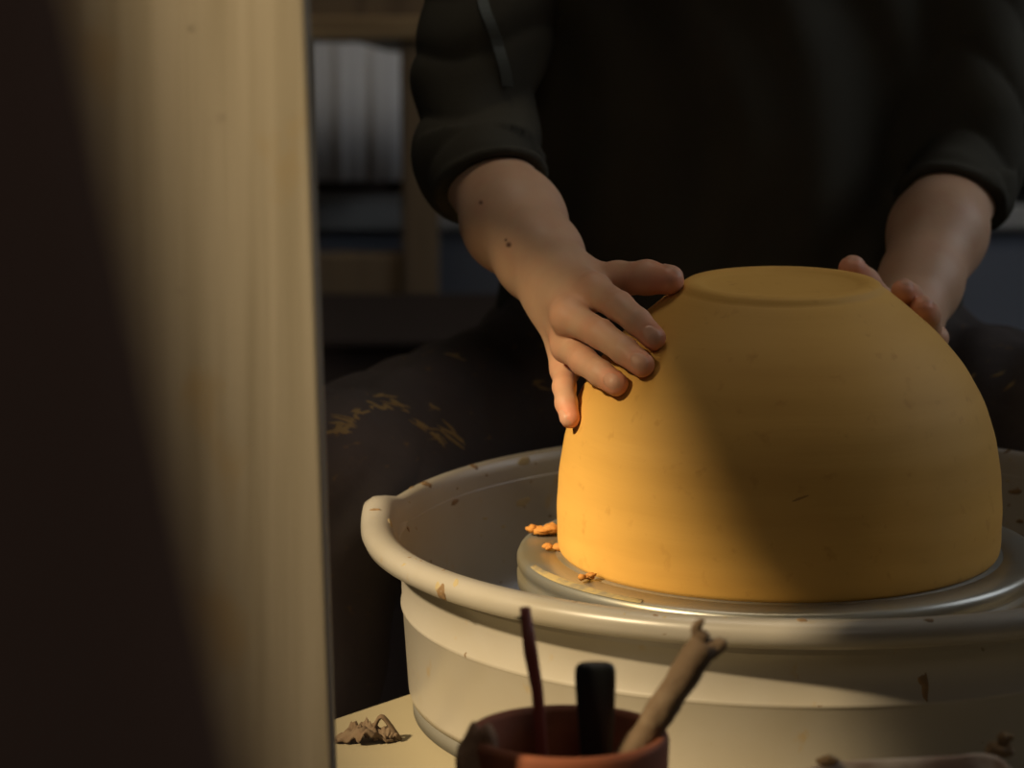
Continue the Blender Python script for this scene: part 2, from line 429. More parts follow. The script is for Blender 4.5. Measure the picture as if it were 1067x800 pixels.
def bowl_dist(p):                       # distance to the outer surface, negative inside
    p = np.asarray(p, float).reshape(-1, 3); q = np.stack([np.hypot(p[:, 0], p[:, 1]), p[:, 2]-ZW], -1)
    best = np.full(len(q), 9.0)
    for a, b in zip(PROF[:-1], PROF[1:]):
        ab = b-a; t = np.clip(((q-a)@ab)/(ab@ab), 0, 1); best = np.minimum(best, np.linalg.norm(q-a-t[:, None]*ab, axis=1))
    rr = np.interp(q[:, 1], PROF[:, 1][:len(bp)+3], PROF[:, 0][:len(bp)+3])
    inside = (q[:, 1] < .184) & (q[:, 0] < rr)
    return np.where(inside, -best, best)
def on_bowl(px, py, off):               # point at that pixel whose distance to the bowl is off
    d = ray(px, py); d = d/np.linalg.norm(d); ts = np.arange(2.3, 3.1, .0005)
    pts = CAM+d*ts[:, None]; bd = bowl_dist(pts)
    i = np.argmax(bd < off)
    if not (bd < off).any(): i = np.argmin(bd)
    return pts[i]

# ---- splashes lying on a surface
def splat(name, bvh, px, py, rx, ry, rot, m, parent, thick=.0008, n=28, rough=.16, lumps=0):
    d = Vector(ray(px, py)).normalized(); o = Vector(CAM)
    hit, nor, _, _ = bvh.ray_cast(o, d)
    if hit is None: return None
    if nor.dot(d) > 0: nor = -nor
    right = Vector((1, 0, 0)); right = (right-nor*right.dot(nor)).normalized(); up = nor.cross(right)
    if up.z < 0: up = -up
    bm = bmesh.new(); cr = bm.verts.new(hit+nor*thick); prev = None; first = None
    rings = [[], [], []]
    ph = [random.uniform(0, 6) for _ in range(4)]
    for k in range(n):
        a = 2*math.pi*k/n; j = 1+rough*(math.sin(2*a+ph[0])+math.sin(3*a+ph[1])+.7*math.sin(5*a+ph[2]))*.5
        x, y = rx*math.cos(a)*j, ry*math.sin(a)*j
        x, y = x*math.cos(rot)-y*math.sin(rot), x*math.sin(rot)+y*math.cos(rot)
        for q, (s, hgt) in enumerate(((.55, .9), (.9, .6), (1.0, -.25))):
            pt = hit+right*x*s+up*y*s
            h2, _, _, _ = bvh.ray_cast(pt+nor*.02, -nor)
            if h2 is None: h2 = pt
            rings[q].append(bm.verts.new(h2+nor*thick*hgt*(1+random.uniform(-.3, .3))))
    for k in range(n):
        k2 = (k+1) % n
        bm.faces.new((cr, rings[0][k], rings[0][k2]))
        for q in (0, 1): bm.faces.new((rings[q][k], rings[q+1][k], rings[q+1][k2], rings[q][k2]))
    return obj(name, bm, m, parent)
for (px, py, rx, ry, rot, dark) in [
        (429, 508, .0022, .004, .2, 1), (444, 504, .006, .0028, .5, 1), (474, 523, .005, .002, .4, 1), (494, 486, .004, .002, 0, 1), (488, 481, .003, .0015, .6, 1),
        (545, 523, .007, .003, .2, 0), (567, 457, .003, .0015, 0, 1), (546, 480, .007, .003, .4, 0), (455, 485, .010, .006, .3, 0), (391, 531, .0045, .0015, -.1, 1),
        (460, 619, .0042, .0075, .1, 1), (456, 612, .0028, .004, 0, 0), (964, 716, .0022, .0095, .08, 1), (961, 709, .0025, .004, .4, 1), (834, 641, .0035, .008, .7, 0), (836, 646, .003, .004, .5, 1),
        (407, 545, .002, .008, -.2, 0), (475, 607, .002, .004, 0, 0), (928, 633, .0015, .002, 0, 1), (968, 646, .003, .0015, 0, 1), (700, 616, .002, .001, 0, 0), (520, 470, .004, .0015, .3, 0),
        (1050, 470, .003, .0015, .2, 1), (1058, 512, .006, .002, .1, 1), (1063, 543, .004, .0015, 0, 1), (506, 540, .003, .001, 0, 0), (425, 551, .003, .0012, 0, 1)]:
    splat('clay_splash', pan_bvh, px, py, rx, ry, rot, M['clay_splash'] if dark else M['clay_stain'], pan, thick=.0006 if dark else .0002)
rnd = random.Random(21)
for i in range(46):
    px, py = (rnd.uniform(405, 580), rnd.uniform(462, 590)) if i < 24 else ((rnd.uniform(395, 800), 0) if i < 40 else (rnd.uniform(1044, 1066), rnd.uniform(465, 560)))
    if py == 0:
        ca = (px-828)/448; py = 543+math.sqrt(max(0, 1-ca*ca))*97+rnd.uniform(-8, 8)
    splat('clay_splash', pan_bvh, px, py, rnd.uniform(.0006, .0022), rnd.uniform(.0005, .0011), rnd.uniform(-.6, .6), M['clay_splash'] if rnd.random() < .55 else M['clay_stain'], pan, thick=.0002, n=14)
splat('surface_nick', bowl_bvh, 834, 519, .0055, .0009, .35, M['nick'], bowl, thick=.0002)
# crumbs of clay beside the bowl
def clump(bm, c, r, n=5, seed=0, flat=.6):
    rnd = random.Random(seed)
    for _ in range(n):
        ret = bmesh.ops.create_icosphere(bm, subdivisions=2, radius=1)
        rr = r*rnd.uniform(.35, .75); off = Vector((rnd.uniform(-1, 1)*r, rnd.uniform(-1, 1)*r*.8, rnd.uniform(0, .5)*r*flat))
        s = Vector((rr*rnd.uniform(.7, 1.4), rr*rnd.uniform(.7, 1.3), rr*flat*rnd.uniform(.6, 1.1))); ph = rnd.uniform(0, 9)
        for v in ret['verts']:
            k = 1+.22*math.sin(5*v.co.x+ph)*math.sin(4*v.co.y+ph*2)+.12*math.sin(9*v.co.z+ph)
            v.co = Vector((v.co.x*s.x*k, v.co.y*s.y*k, v.co.z*s.z*k))+off+Vector(c)
    mn = min(v.co.z for v in bm.verts)
    for v in bm.verts: v.co.z += c[2]-mn
def plane_pt(px, py, z):
    d = ray(px, py); return CAM+d*((z-CAM[2])/d[2])
for i, (px, py, r, n, lab) in enumerate([(565, 556, .0075, 9, 'largest orange clay crumb, left of the bowl on the wheel head'),
                                    (577, 571, .0050, 5, 'small curled clay crumb touching the foot of the bowl on its left'),
                                    (612, 603, .0050, 4, 'flat yellow clay crumb in front of the bowl at left')]):
    p = plane_pt(px, py+3, ZW); bm = bmesh.new(); clump(bm, p, r, n, i+3, .7)
    o = obj('clay_crumb', bm, M['crumb']); tag(o, lab, 'clay crumb', 'clay crumbs on the wheel head')
# slip smeared along the wheel head's left shoulder
bm = bmesh.new(); rnd = random.Random(2)
n = 40; prev = None
for i in range(n+1):
    a = R(196+i*1.0); wdt = .0045*math.sin(math.pi*i/n)+.0003
    c0 = [(.1715-wdt+rnd.uniform(-.0006, .0006), .0002), (.1715, .0012), (.1750+wdt*.25, -.0005)]
    ring = [bm.verts.new((r*math.cos(a), r*math.sin(a), ZW+z)) for r, z in c0]
    if prev:
        for q in (0, 1): bm.faces.new((prev[q], prev[q+1], ring[q+1], ring[q]))
    prev = ring
obj('dried_slip', bm, M['slip'], wheel)

# ------------------------------------------------------------------ the potter
ppl = empty('person', (-.01, .50, 0), 'person in a dark rolled-sleeve sweater and clay-stained trousers steadying the bowl with both hands', 'person')

def finger(px, off_tip, rs, Ls, tip3=None):
    """px: pixels tip, DIP, PIP, MCP; lengths tip-DIP, DIP-PIP, PIP-MCP"""
    t = on_bowl(px[0][0], px[0][1], off_tip) if tip3 is None else np.array(tip3)
    J = [t]
    for q, L in zip(px[1:], Ls): J.append(back(q[0], q[1], J[-1], L))
    return J[::-1]                          # MCP .. tip
FR = {'index': (.0108, .0098, .0090, .0082), 'middle': (.0110, .0097, .0090, .0083), 'ring': (.0104, .0092, .0086, .0080), 'pinky': (.0088, .0077, .0072, .0066)}
handR = {
 'index':  finger([(681, 352), (664, 335), (645, 319), (619, 303)], .0080, None, (.017, .022, .036)),
 'middle': finger([(669, 380), (650, 365), (626, 348), (593, 330)], .0080, None, (.018, .025, .038)),
 'ring':   finger([(642, 400), (626, 389), (608, 376), (592, 360)], .0078, None, (.017, .023, .036)),
 'pinky':  finger([(594, 436), (590, 420), (588, 403), (589, 385)], .0064, None, (.014, .017, .028)),
}
thR_tip = on_bowl(699, 294, .0082)
thR = [None]*4
thR[3] = thR_tip; thR[2] = back(674, 289, thR_tip, .021); thR[1] = back(644, 291, thR[2], .030); 
wristR = back(584, 298, handR['middle'][0], .070)
thR[0] = back(607, 296, thR[1], .036)
midR = back(536, 232, wristR, .115); elbR = back(494, 160, midR, .120)
def hand_fns(hand, fr, th, wrist, mid, elb, thr=(.0150, .0118, .0110, .0098)):
    W = np.array(wrist); pa = []
    for nme, f in hand.items():
        s = {'index': .6, 'middle': .15, 'ring': -.3, 'pinky': -.75}[nme]
        dirx = hand['index'][0]-hand['pinky'][0]; dirx = dirx/np.linalg.norm(dirx)
        pa.append(cone(W+dirx*s*.014, f[0], .0150, fr[nme][0]*1.08))
    # mid-palm flesh on the bowl side, thumb base
    palm = U(pa, .014)
    Mi = np.array(mid); W1_ = W+(Mi-W)*.45
    fore = U([cone(W, W1_, .0210, .0246), cone(W1_, Mi, .0246, .0308), cone(Mi, elb, .0308, .0345)], .03)
    fore = U([fore, cone(W+dirx*.006, W1_+dirx*.005, .0178, .021), cone(W-dirx*.006, W1_-dirx*.005, .0178, .021)], .010)
    thumb = U([cone(th[0], th[1], thr[0], thr[1]), cone(th[1], th[2], thr[1], thr[2]), cone(th[2], th[3], thr[2], thr[3])], .005)
    fingers = {n: U([cone(f[0], f[1], fr[n][0], fr[n][1]), cone(f[1], f[2], fr[n][1], fr[n][2]), cone(f[2], f[3], fr[n][2], fr[n][3])], .003) for n, f in hand.items()}
    def fn(p):
        d = smin(palm(p), fore(p), .020)
        d = smin(d, thumb(p), .010)
        fd = None
        for n, g in fingers.items():
            x = g(p); fd = x if fd is None else smin(fd, x, .0012)
        return smin(d, fd, .0065)
    return fn
fnR = hand_fns(handR, FR, thR, wristR, midR, elbR)
# the other hand, behind the bowl's right shoulder
handL = {
 'index':  finger([(941, 300), (948, 309), (952, 322), (948, 345)], 0, None, (.018, .024, .038), P(941, 303, .055)),
 'middle': finger([(961, 318), (966, 328), (966, 342), (952, 358)], 0, None, (.018, .025, .038), P(961, 321, .052)),
 'ring':   finger([(972, 343), (975, 352), (971, 362), (952, 372)], 0, None, (.017, .023, .036), P(938, 352, .105)),
 'pinky':  finger([(972, 368), (972, 376), (966, 384), (950, 388)], 0, None, (.015, .019, .030), P(935, 376, .110)),
}
thL = [None]*4
thL[3] = P(888, 281, .085); thL[2] = back(900, 296, thL[3], .024); thL[1] = back(918, 318, thL[2], .030); thL[0] = back(935, 335, thL[1], .032)
wristL = back(944, 338, handL['middle'][0], .070)
midL = back(977, 243, wristL, .115); elbL = back(1005, 178, midL, .115)
# push joints of the hidden hand out of the bowl
def clear(p, r):
    for _ in range(40):
        d = float(bowl_dist(p)[0])
        if d >= r-.0006: break
        g = np.array([(bowl_dist(p+np.eye(3)[k]*.001)[0]-bowl_dist(p-np.eye(3)[k]*.001)[0])/.002 for k in range(3)])
        p = p+g/max(np.linalg.norm(g), 1e-6)*min(.002, r-d)
    return p
for n in handL: handL[n] = [clear(p, r) for p, r in zip(handL[n], FR[n])]
for n in handR: handR[n] = [clear(p, r) for p, r in zip(handR[n], FR[n])]
thL = [clear(p, r) for p, r in zip(thL, (.015, .0118, .011, .0098))]
thR = [clear(p, r) for p, r in zip(thR, (.015, .0118, .011, .0098))]
wristL = clear(wristL, .026)
fnL = hand_fns(handL, FR, thL, wristL, midL, elbL)
fnR = hand_fns(handR, FR, thR, wristR, midR, elbR)
for n in handR: print('HAND', n, [tuple(np.round(p, 3)) for p in handR[n]], [round(float(bowl_dist(p)[0]), 4) for p in handR[n]])
print('HAND thumb', [tuple(np.round(p, 3)) for p in thR], 'wrist', np.round(wristR, 3), 'elbow', np.round(elbR, 3))
for n in handL: print('HANDL', n, [tuple(np.round(p, 3)) for p in handL[n]], [round(float(bowl_dist(p)[0]), 4) for p in handL[n]])
print('HANDL thumb', [tuple(np.round(p, 3)) for p in thL], 'wrist', np.round(wristL, 3), 'elbow', np.round(elbL, 3))

# nails: a shallow oval plate near each visible tip, on the side away from the bowl
nails = []
def nail_at(dip, tip, r, w_, l_, outv=None):
    ax = tip-dip; ax = ax/np.linalg.norm(ax)
    if outv is None:
        g = np.array([(bowl_dist(tip+np.eye(3)[k]*.001)[0]-bowl_dist(tip-np.eye(3)[k]*.001)[0]) for k in range(3)])
    else: g = np.array(outv, float)
    g = g-ax*(g@ax); g = g/np.linalg.norm(g); s = np.cross(ax, g)
    nails.append((tip+ax*r*.10, np.stack([ax, s, g], 1), (l_, w_, r)))
for n, wn in (('index', .0052), ('middle', .0052), ('ring', .0050), ('pinky', .0040)):
    f = handR[n]; nail_at(f[2], f[3], FR[n][3], wn, .0062, None)
    f = handL[n]; nail_at(f[2], f[3], FR[n][3], wn, .0062, None)
nail_at(thR[2], thR[3], .0098, .0064, .0085, (.35, .25, 1)); nail_at(thL[2], thL[3], .0098, .0062, .0078, (.3, .2, 1))
# torso, shoulders, neck, head
shR, shL = np.array([-.185, .44, 1.06]), np.array([.165, .44, 1.06])
neck0, neck1, headc = np.array([-.01, .43, 1.10]), np.array([-.01, .36, 1.22]), np.array([-.01, .315, 1.31])
def torso(r):
    return U([cone((-.085, .50, .56), (-.085, .45, 1.0), .100+r, .105+r), cone((.065, .50, .56), (.065, .45, 1.0), .100+r, .105+r),
              cone((-.01, .43, .62), (-.01, .40, 1.0), .095+r, .095+r), cone(shR, shL, .052+r, .052+r), cone((-.01, .43, 1.02), neck0+[0, 0, .02], .09+r, .055+r)], .06)
upR = cone(shR, elbR, .043, .0335); upL = cone(shL, elbL, .043, .0335)
head = U([ell(headc, (.073, .092, .098)), ell(headc+[0, -.028, -.058], (.050, .052, .050)), cone(neck0, neck1, .052, .052),
          cone(headc+[0, -.088, .005], headc+[0, -.108, -.026], .008, .012), ell(headc+[-.075, .01, -.01], (.010, .019, .032)), ell(headc+[.075, .01, -.01], (.010, .019, .032)),
          ell(headc+[0, -.086, -.055], (.022, .010, .006)), ell(headc+[0, -.085, -.067], (.018, .010, .006)), ell(headc+[0, -.082, .018], (.055, .016, .010))], .016)
def body_c(p):
    d = smin(torso(-.014)(p), head(p), .03)
    d = smin(d, U([upR, cone(elbR, elbR+(midR-elbR)*.35, .0342, .0330)], .02)(p), .04); d = smin(d, U([upL, cone(elbL, elbL+(midL-elbL)*.35, .0342, .0330)], .02)(p), .04)
    return d
def arm_box(hand, th, w_, e_):
    pts = np.array([q for f in hand.values() for q in f]+list(th)+[w_, e_]); return pts.min(0)-.05, pts.max(0)+.05
parts = [sdf_mesh(body_c, (-.32, .15, .50), (.30, .66, 1.44), .006)]
for fn, hd, th, wr, el in ((fnR, handR, thR, wristR, elbR), (fnL, handL, thL, wristL, elbL)):
    lo, hi = arm_box(hd, th, wr, el); parts.append(sdf_mesh(fn, lo, hi, .00125))
vv = np.concatenate([p_[0] for p_ in parts])
for c, Rm, (l_, w_, r_) in nails:      # raise each nail a little over the fingertip, with a fold round it
    i_ = np.where(np.linalg.norm(vv-c, axis=1) < .02)[0]; q = (vv[i_]-c)@Rm
    e_ = np.hypot(q[:, 0]/l_, q[:, 1]/w_); up_ = q[:, 2] > r_*.25
    dz = np.where(up_, .00045*np.clip((1.02-e_)/.12, 0, 1)-.00045*np.exp(-((e_-1.12)/.10)**2), 0)
    vv[i_] += dz[:, None]*Rm[:, 2]
off_ = 0; p2 = []
for v_, q_ in parts: p2.append((vv[off_:off_+len(v_)], q_)); off_ += len(v_)
me, vv, qq = np_mesh('body', p2)
fl = np.zeros(len(vv)); ml = np.zeros(len(vv))
for hd, th in ((handR, thR), (handL, thL)):
    for n, f in hd.items():
        fl = np.maximum(fl, .95*np.exp(-(np.linalg.norm(vv-f[3], axis=1)/.013)**2)); fl = np.maximum(fl, .42*np.exp(-(np.linalg.norm(vv-f[1], axis=1)/.014)**2))
        fl = np.maximum(fl, .50*np.exp(-(np.linalg.norm(vv-f[0], axis=1)/.015)**2)); fl = np.maximum(fl, .30*np.exp(-(np.linalg.norm(vv-f[2], axis=1)/.012)**2))
    fl = np.maximum(fl, .85*np.exp(-(np.linalg.norm(vv-th[3], axis=1)/.018)**2)); fl = np.maximum(fl, .5*np.exp(-(np.linalg.norm(vv-th[2], axis=1)/.016)**2)); fl = np.maximum(fl, .4*np.exp(-(np.linalg.norm(vv-th[1], axis=1)/.016)**2))
camd = vv-CAM
pxs = 533.5+F_PX*(camd@Rv)/(camd@Fv); pys = 400-F_PX*(camd@Uv)/(camd@Fv)
dep = camd@Fv
for mx_, my_, mr_ in ((501, 211, 1.5), (530, 255, 2.0), (527, 250, 1.0)):
    m_ = np.hypot(pxs-mx_, pys-my_)
    near = m_ < mr_+1.5
    if near.any(): ml = np.maximum(ml, np.where(near & (dep < dep[near].min()+.02), np.clip(1.4-m_/mr_*.7, 0, 1), 0))
for nm, arr in (('flush', fl), ('mole', ml)):
    at = me.attributes.new(nm, 'FLOAT', 'POINT'); at.data.foreach_set('value', arr.astype(np.float32))
body = link('body', me, [M['skin'], M['nail']], ppl)
fc = vv[qq].mean(1); mi = np.zeros(len(qq), np.int32)
for c, Rm, r in nails:
    q = (fc-c)@Rm; q = q/np.array(r)
    mi[(np.hypot(q[:, 0], q[:, 1]) < 1.02) & (q[:, 2] > .25) & (q[:, 2] < 1.5)] = 1
if len(me.polygons) == len(qq): me.polygons.foreach_set('material_index', mi)
body.data.update()
# hair
hair = U([ell(headc+[0, .018, .022], (.084, .096, .100)), ell(headc+[0, .095, .055], (.045, .042, .042))], .02)
def hairfn(p): return np.maximum(hair(p), -(ell(headc+[0, -.065, -.045], (.072, .075, .105))(p)))
me, _, _ = np_mesh('hair', [sdf_mesh(hairfn, headc-.16, headc+.18, .005)]); link('hair', me, M['hair'], ppl)

# sweater with pushed-up sleeves
def sleeve(sh, el, wr, side):
    sh, el, wr = map(np.array, (sh, el, wr)); end = el+(wr-el)*side[1]; side = side[0]
    segs = [cone(sh, el, .064, .043), cone(el, end, .042, .0385)]
    L1 = np.linalg.norm(el-sh); d1 = (el-sh)/L1; L2 = np.linalg.norm(end-el); d2 = (end-el)/L2; nc = d2+np.array([0, 0, -.95]); nc = nc/np.linalg.norm(nc)
    def f(p):
        d = smin(segs[0](p), segs[1](p), .02)
        s1 = (p-sh)@d1; s2 = (p-el)@d2
        s = np.where(s1 < L1, s1, L1+np.clip(s2, 0, None))
        ax = p-sh; lat = ax[:, 0]; ay = ax[:, 1]
        ph = s*125+2.6*np.sin(lat*38+side)+1.8*np.sin(ay*30+s*20)
        amp = .0052*np.clip((s-(L1-.20))/.12, 0.10, 1)
        fold = np.abs(np.sin(ph*.5))**.7                      # sharp creases between soft rolls
        fold2 = np.sin(s*60+lat*24+2*side)
        return d-amp*(fold-.6)-.0035*fold2*np.clip((s-(L1-.25))/.1, .2, 1)
    def g(p):                                                # a rolled welt at the cuff
        d = f(p); q = p-end; t = q@d2; rad = np.linalg.norm(q-t[:, None]*d2, axis=1); t = q@nc
        welt = np.hypot(t+.004, rad-.0365)-.0050
        d = np.maximum(d, t-.001)
        return smin(d, welt, .004)
    return g
slR, slL = sleeve(shR, elbR, midR, (0., .47)), sleeve(shL, elbL, midL, (2., .48))
tor = torso(.010)
def sweater(p):
    d = tor(p)
    d = d-.006*np.sin(p[:, 0]*34+p[:, 2]*7+2*np.sin(p[:, 2]*9))*np.clip((1.05-p[:, 2])*4, 0, 1)-.004*np.sin(p[:, 0]*80+3*np.sin(p[:, 2]*14))
    d = smin(d, slR(p), .018); d = smin(d, slL(p), .018)
    d = np.maximum(d, .535-p[:, 2])
    nk = p-neck0; d = np.maximum(d, -(np.linalg.norm(nk-[0, -.01, .05], axis=1)-.062))
    return d
me, _, _ = np_mesh('sweater', [sdf_mesh(sweater, (-.36, .10, .50), (.34, .70, 1.20), .004, slack=1.8)])
link('sweater', me, M['sweater'], ppl)
# narrow grey strap hanging on the chest and sleeve
sp = spline([P(528, -285, .42), P(512, -200, .38), P(502, -110, .36), P(499, -50, .335), P(503, 0, .325), P(515, 35, .318), P(526, 72, .312), P(529, 90, .31)], 6)
swb = BVHTree.FromPolygons([v.co[:] for v in me.vertices], [p.vertices[:] for p in me.polygons])
bm = bmesh.new(); prev = None
for i, p in enumerate(sp):
    d = Vector(p-CAM).normalized(); h, nn, _, _ = swb.ray_cast(Vector(CAM), d)
    base = (h-d*.004) if h is not None else Vector(p)
    ring = [bm.verts.new(base+Vector((x, y, 0))) for x, y in ((-.0040, 0), (.0040, 0), (.0040, .0025), (-.0040, .0025))]
    if prev:
        for k in range(4): bm.faces.new((prev[k], prev[(k+1) % 4], ring[(k+1) % 4], ring[k]))
    else: bm.faces.new(ring)
    prev = ring
bm.faces.new(prev); obj('strap', bm, M['strap'], ppl, smooth=False)

# trousers
kR, kL = P(318, 526, .21), P(1262, 520, .21)
hipR, hipL = np.array([-.105, .50, .545]), np.array([.085, .50, .545])
anR, anL = np.array([kR[0]-.03, .10, .10]), np.array([kL[0]+.02, .10, .10])
tr0 = U([cone(hipR, kR, .098, .072), cone(hipL, kL, .098, .072), cone(kR, anR, .070, .055), cone(kL, anL, .070, .055), cone(hipR, hipL, .11, .11),
         cone((-.09, .45, .60), (.07, .45, .60), .085, .085)], .035)
def trous(p):
    d = tr0(p)
    ph = p[:, 0]*52+p[:, 1]*40-p[:, 2]*30
    d = d-.0030*np.clip((p[:, 2]-.42)*8, 0, 1)*np.abs(np.sin(ph+2*np.sin(p[:, 2]*22+p[:, 0]*11)))-.002*np.sin(p[:, 0]*95-p[:, 1]*60+3*np.sin(p[:, 2]*30))
    return d*.9
me, tv, tq = np_mesh('trousers', [sdf_mesh(trous, (-.50, .0, .03), (.50, .66, .74), .006, slack=1.8)])
trm = M['trouser']
link('trousers', me, trm, ppl)
# clay dried along the fold over the knee
tb = BVHTree.FromPolygons([v.co[:] for v in me.vertices], [p.vertices[:] for p in me.polygons])
M['kneeclay'] = mat('dried_clay_on_cloth', (.23, .15, .05), .9)
rnd = random.Random(11)
for i in range(34):
    t = rnd.random(); px = 348+t*125
    py = 447-26*math.sin(min(t*1.5, 1)*math.pi*.75)+(8 if t > .6 else 0)+max(0, (t-.5))*40*(1 if i % 2 else .4)+rnd.gauss(0, 4)
    splat('clay_stain', tb, px, py, rnd.uniform(.0015, .010), rnd.uniform(.0006, .0026), rnd.uniform(-.5, .9)-(t-.3)*1.2, M['kneeclay'], ppl, thick=.0004, n=12, rough=.5)
for px, py in ((476, 372), (470, 369), (560, 398), (566, 404), (452, 424), (1010, 395), (1040, 390), (1052, 402)):
    splat('clay_stain', tb, px, py, rnd.uniform(.003, .008), rnd.uniform(.0008, .002), rnd.uniform(-.3, .6), M['kneeclay'], ppl, thick=.0004, n=12, rough=.5)
for an in (anR, anL):
    bm = bmesh.new(); tube(bm, [(an[0], an[1]+.06, .045), (an[0], an[1], .05), (an[0], an[1]-.10, .04), (an[0], an[1]-.17, .03), (an[0], an[1]-.19, .028)], [.035, .045, .045, .038, .02], 20, .75)
    obj('shoe', bm, M['shoe'], ppl, subsurf=1)
# stool
st = empty('stool', (-.01, .56, 0), 'dark low round stool under the seated person', 'stool')
bm = bmesh.new(); lathe(bm, [(.0001, .415), (.15, .415), (.16, .405), (.16, .39), (.15, .38), (.0001, .38)], 48, (-.01, .58, 0)); obj('seat', bm, M['darkbrown'], st, smooth=False)
for k in range(4):
    a = R(45+90*k); bm = bmesh.new(); tube(bm, [(-.01+.16*math.cos(a), .58+.16*math.sin(a), 0), (-.01+.11*math.cos(a), .58+.11*math.sin(a), .385)], .014); obj('leg', bm, M['darkbrown'], st)

# ------------------------------------------------------------------ foreground: post, dark board
YP = -.62
pb, pt = P(349, 800, YP), P(319, 0, YP)
sl = (pt[0]-pb[0])/(pt[2]-pb[2])
PW = .129
bm = bmesh.new()
def postx(z): return pb[0]+sl*(z-pb[2])
for z0, z1 in ((0, 2.2),):
    vs_ = []
    for z in (z0, z1):
        for x, y in ((-PW, 0), (0, 0), (0, .035), (-PW, .035)): vs_.append(bm.verts.new((postx(z)+x, YP+y, z)))
    for f in ((3, 2, 1, 0), (4, 5, 6, 7), (0, 1, 5, 4), (1, 2, 6, 5), (2, 3, 7, 6), (3, 0, 4, 7)): bm.faces.new([vs_[i] for i in f])
o = obj('wooden_post', bm, M['postwood'], smooth=False, bevel=.003)
tag(o, 'pale planed wooden post standing upright left of the wheel', 'post')
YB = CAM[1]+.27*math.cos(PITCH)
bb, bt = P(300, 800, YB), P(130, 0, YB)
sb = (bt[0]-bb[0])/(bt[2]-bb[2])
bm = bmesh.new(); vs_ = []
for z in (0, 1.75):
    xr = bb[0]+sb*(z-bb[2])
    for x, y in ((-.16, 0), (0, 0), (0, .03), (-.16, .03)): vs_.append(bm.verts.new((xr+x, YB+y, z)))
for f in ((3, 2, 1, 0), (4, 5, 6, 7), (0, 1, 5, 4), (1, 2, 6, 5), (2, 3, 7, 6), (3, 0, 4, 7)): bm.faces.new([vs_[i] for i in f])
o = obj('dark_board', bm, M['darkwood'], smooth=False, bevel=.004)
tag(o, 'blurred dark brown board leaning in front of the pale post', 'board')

# ------------------------------------------------------------------ things on the deck, in front
cup_c = plane_pt(592, 762, ZD+.128)
cx, cy = cup_c[0], cup_c[1]
cup = empty('clay_pot', (cx, cy, ZD), 'terracotta pot holding pottery tools in front of the splash pan', 'pot')
bm = bmesh.new(); lathe(bm, [(.0001, .0), (.040, 0), (.042, .003), (.0495, .085), (.0535, .087), (.0550, .090), (.0560, .124), (.0545, .128), (.0515, .1285), (.0490, .125), (.0470, .085), (.038, .008), (.0001, .007)], 72, (cx, cy, ZD))
obj('pot_body', bm, M['terra'], cup)
def at(px, py, dy): return P(px, py, cy+dy)
# red rod
bm = bmesh.new(); p0 = at(547, 633, .015); p1 = at(560, 720, .012); p2 = np.array([p1[0]+.010, cy+.004, ZD+.010])
pts = [p0, at(553, 680, .014), p1, p2]; tube(bm, pts, [.0030, .0040, .0033, .003], 14)
rod = empty('red_rod', p2, 'thin dark red tool handle standing upright in the terracotta pot', 'pottery tool')
obj('handle', bm, M['redwood'], rod)
bm = bmesh.new(); clump(bm, at(541, 648, .012), .0022, 3, 5, .9); obj('clay_bit', bm, M['scrap'], rod)
# black handle
bm = bmesh.new()
A = at(620, 693, -.012); B = at(622, 800, -.006); C_ = np.array([B[0]+.002, cy-.002, ZD+.012])
tube(bm, [A+[0, 0, .002], A-[0, 0, .001], A+(B-A)*.12, A+(B-A)*.6, B, C_], [.0095, .0112, .0118, .0100, .0085, .007], 20, .45, up=(0, 1, 0))
o = obj('black_scraper', bm, M['black'], subsurf=1); tag(o, 'flat black rubber tool handle sticking up from the terracotta pot', 'pottery tool')
# caked wooden tool
wt = empty('wooden_tool', (cx, cy, ZD+.02), 'clay-caked wooden tool leaning right out of the terracotta pot', 'pottery tool')
bm = bmesh.new(); A = at(736, 668, -.010); B = at(655, 792, -.004); C_ = B+(B-A)*.62; C_[2] = max(C_[2], ZD+.012)
T = spline([A, A+(B-A)*.3, A+(B-A)*.65, B, C_], 5); tube(bm, T, [.0108, .0110, .0114]+[.0110+.0006*math.sin(i*1.3) for i in range(len(T)-4)]+[.006], 16, .75, jit=.06)
obj('handle', bm, M['toolwood'], wt)
bm = bmesh.new(); A2 = at(727, 660, -.010); tube(bm, spline([A2+(A-A2)*.8, at(725, 655, -.010), at(733, 645, -.012)], 4), [.0045, .004, .0038, .0035, .003, .0028, .0026, .002, .001], 10, jit=.1); obj('frayed_tip', bm, M['toolwood'], wt)
bm = bmesh.new(); tube(bm, spline([at(738, 678, -.010), at(750, 672, -.010), at(756, 668, -.012)], 4), [.006, .006, .005, .005, .004, .004, .003, .002, .001], 10, jit=.1); obj('splinter', bm, M['toolwood'], wt)
# rag over the left edge of the pot
bm = bmesh.new()
q0 = np.array([cx-.050, cy-.012, ZD+.124])
def blob(bm, c, s, seed, sub=3):
    rnd = random.Random(seed); r_ = bmesh.ops.create_icosphere(bm, subdivisions=sub, radius=1); ph = [rnd.uniform(0, 6) for _ in range(4)]
    for v in r_['verts']:
        k = 1+.13*math.sin(4*v.co.x+ph[0])*math.sin(5*v.co.z+ph[1])+.09*math.sin(7*v.co.y+ph[2]+3*v.co.x)
        v.co = Vector(((v.co.x*s[0])*k, (v.co.y*s[1])*k, (v.co.z*s[2])*k))+Vector(c)
blob(bm, q0+[-.002, -.004, -.016], (.0095, .014, .026), 3); blob(bm, q0+[.006, -.006, -.010], (.0055, .010, .024), 5); blob(bm, q0+[-.004, -.012, -.045], (.009, .012, .025), 8)
o = obj('rag', bm, M['rag']); tag(o, 'crumpled clay-stained rag over the left lip of the terracotta pot', 'rag')

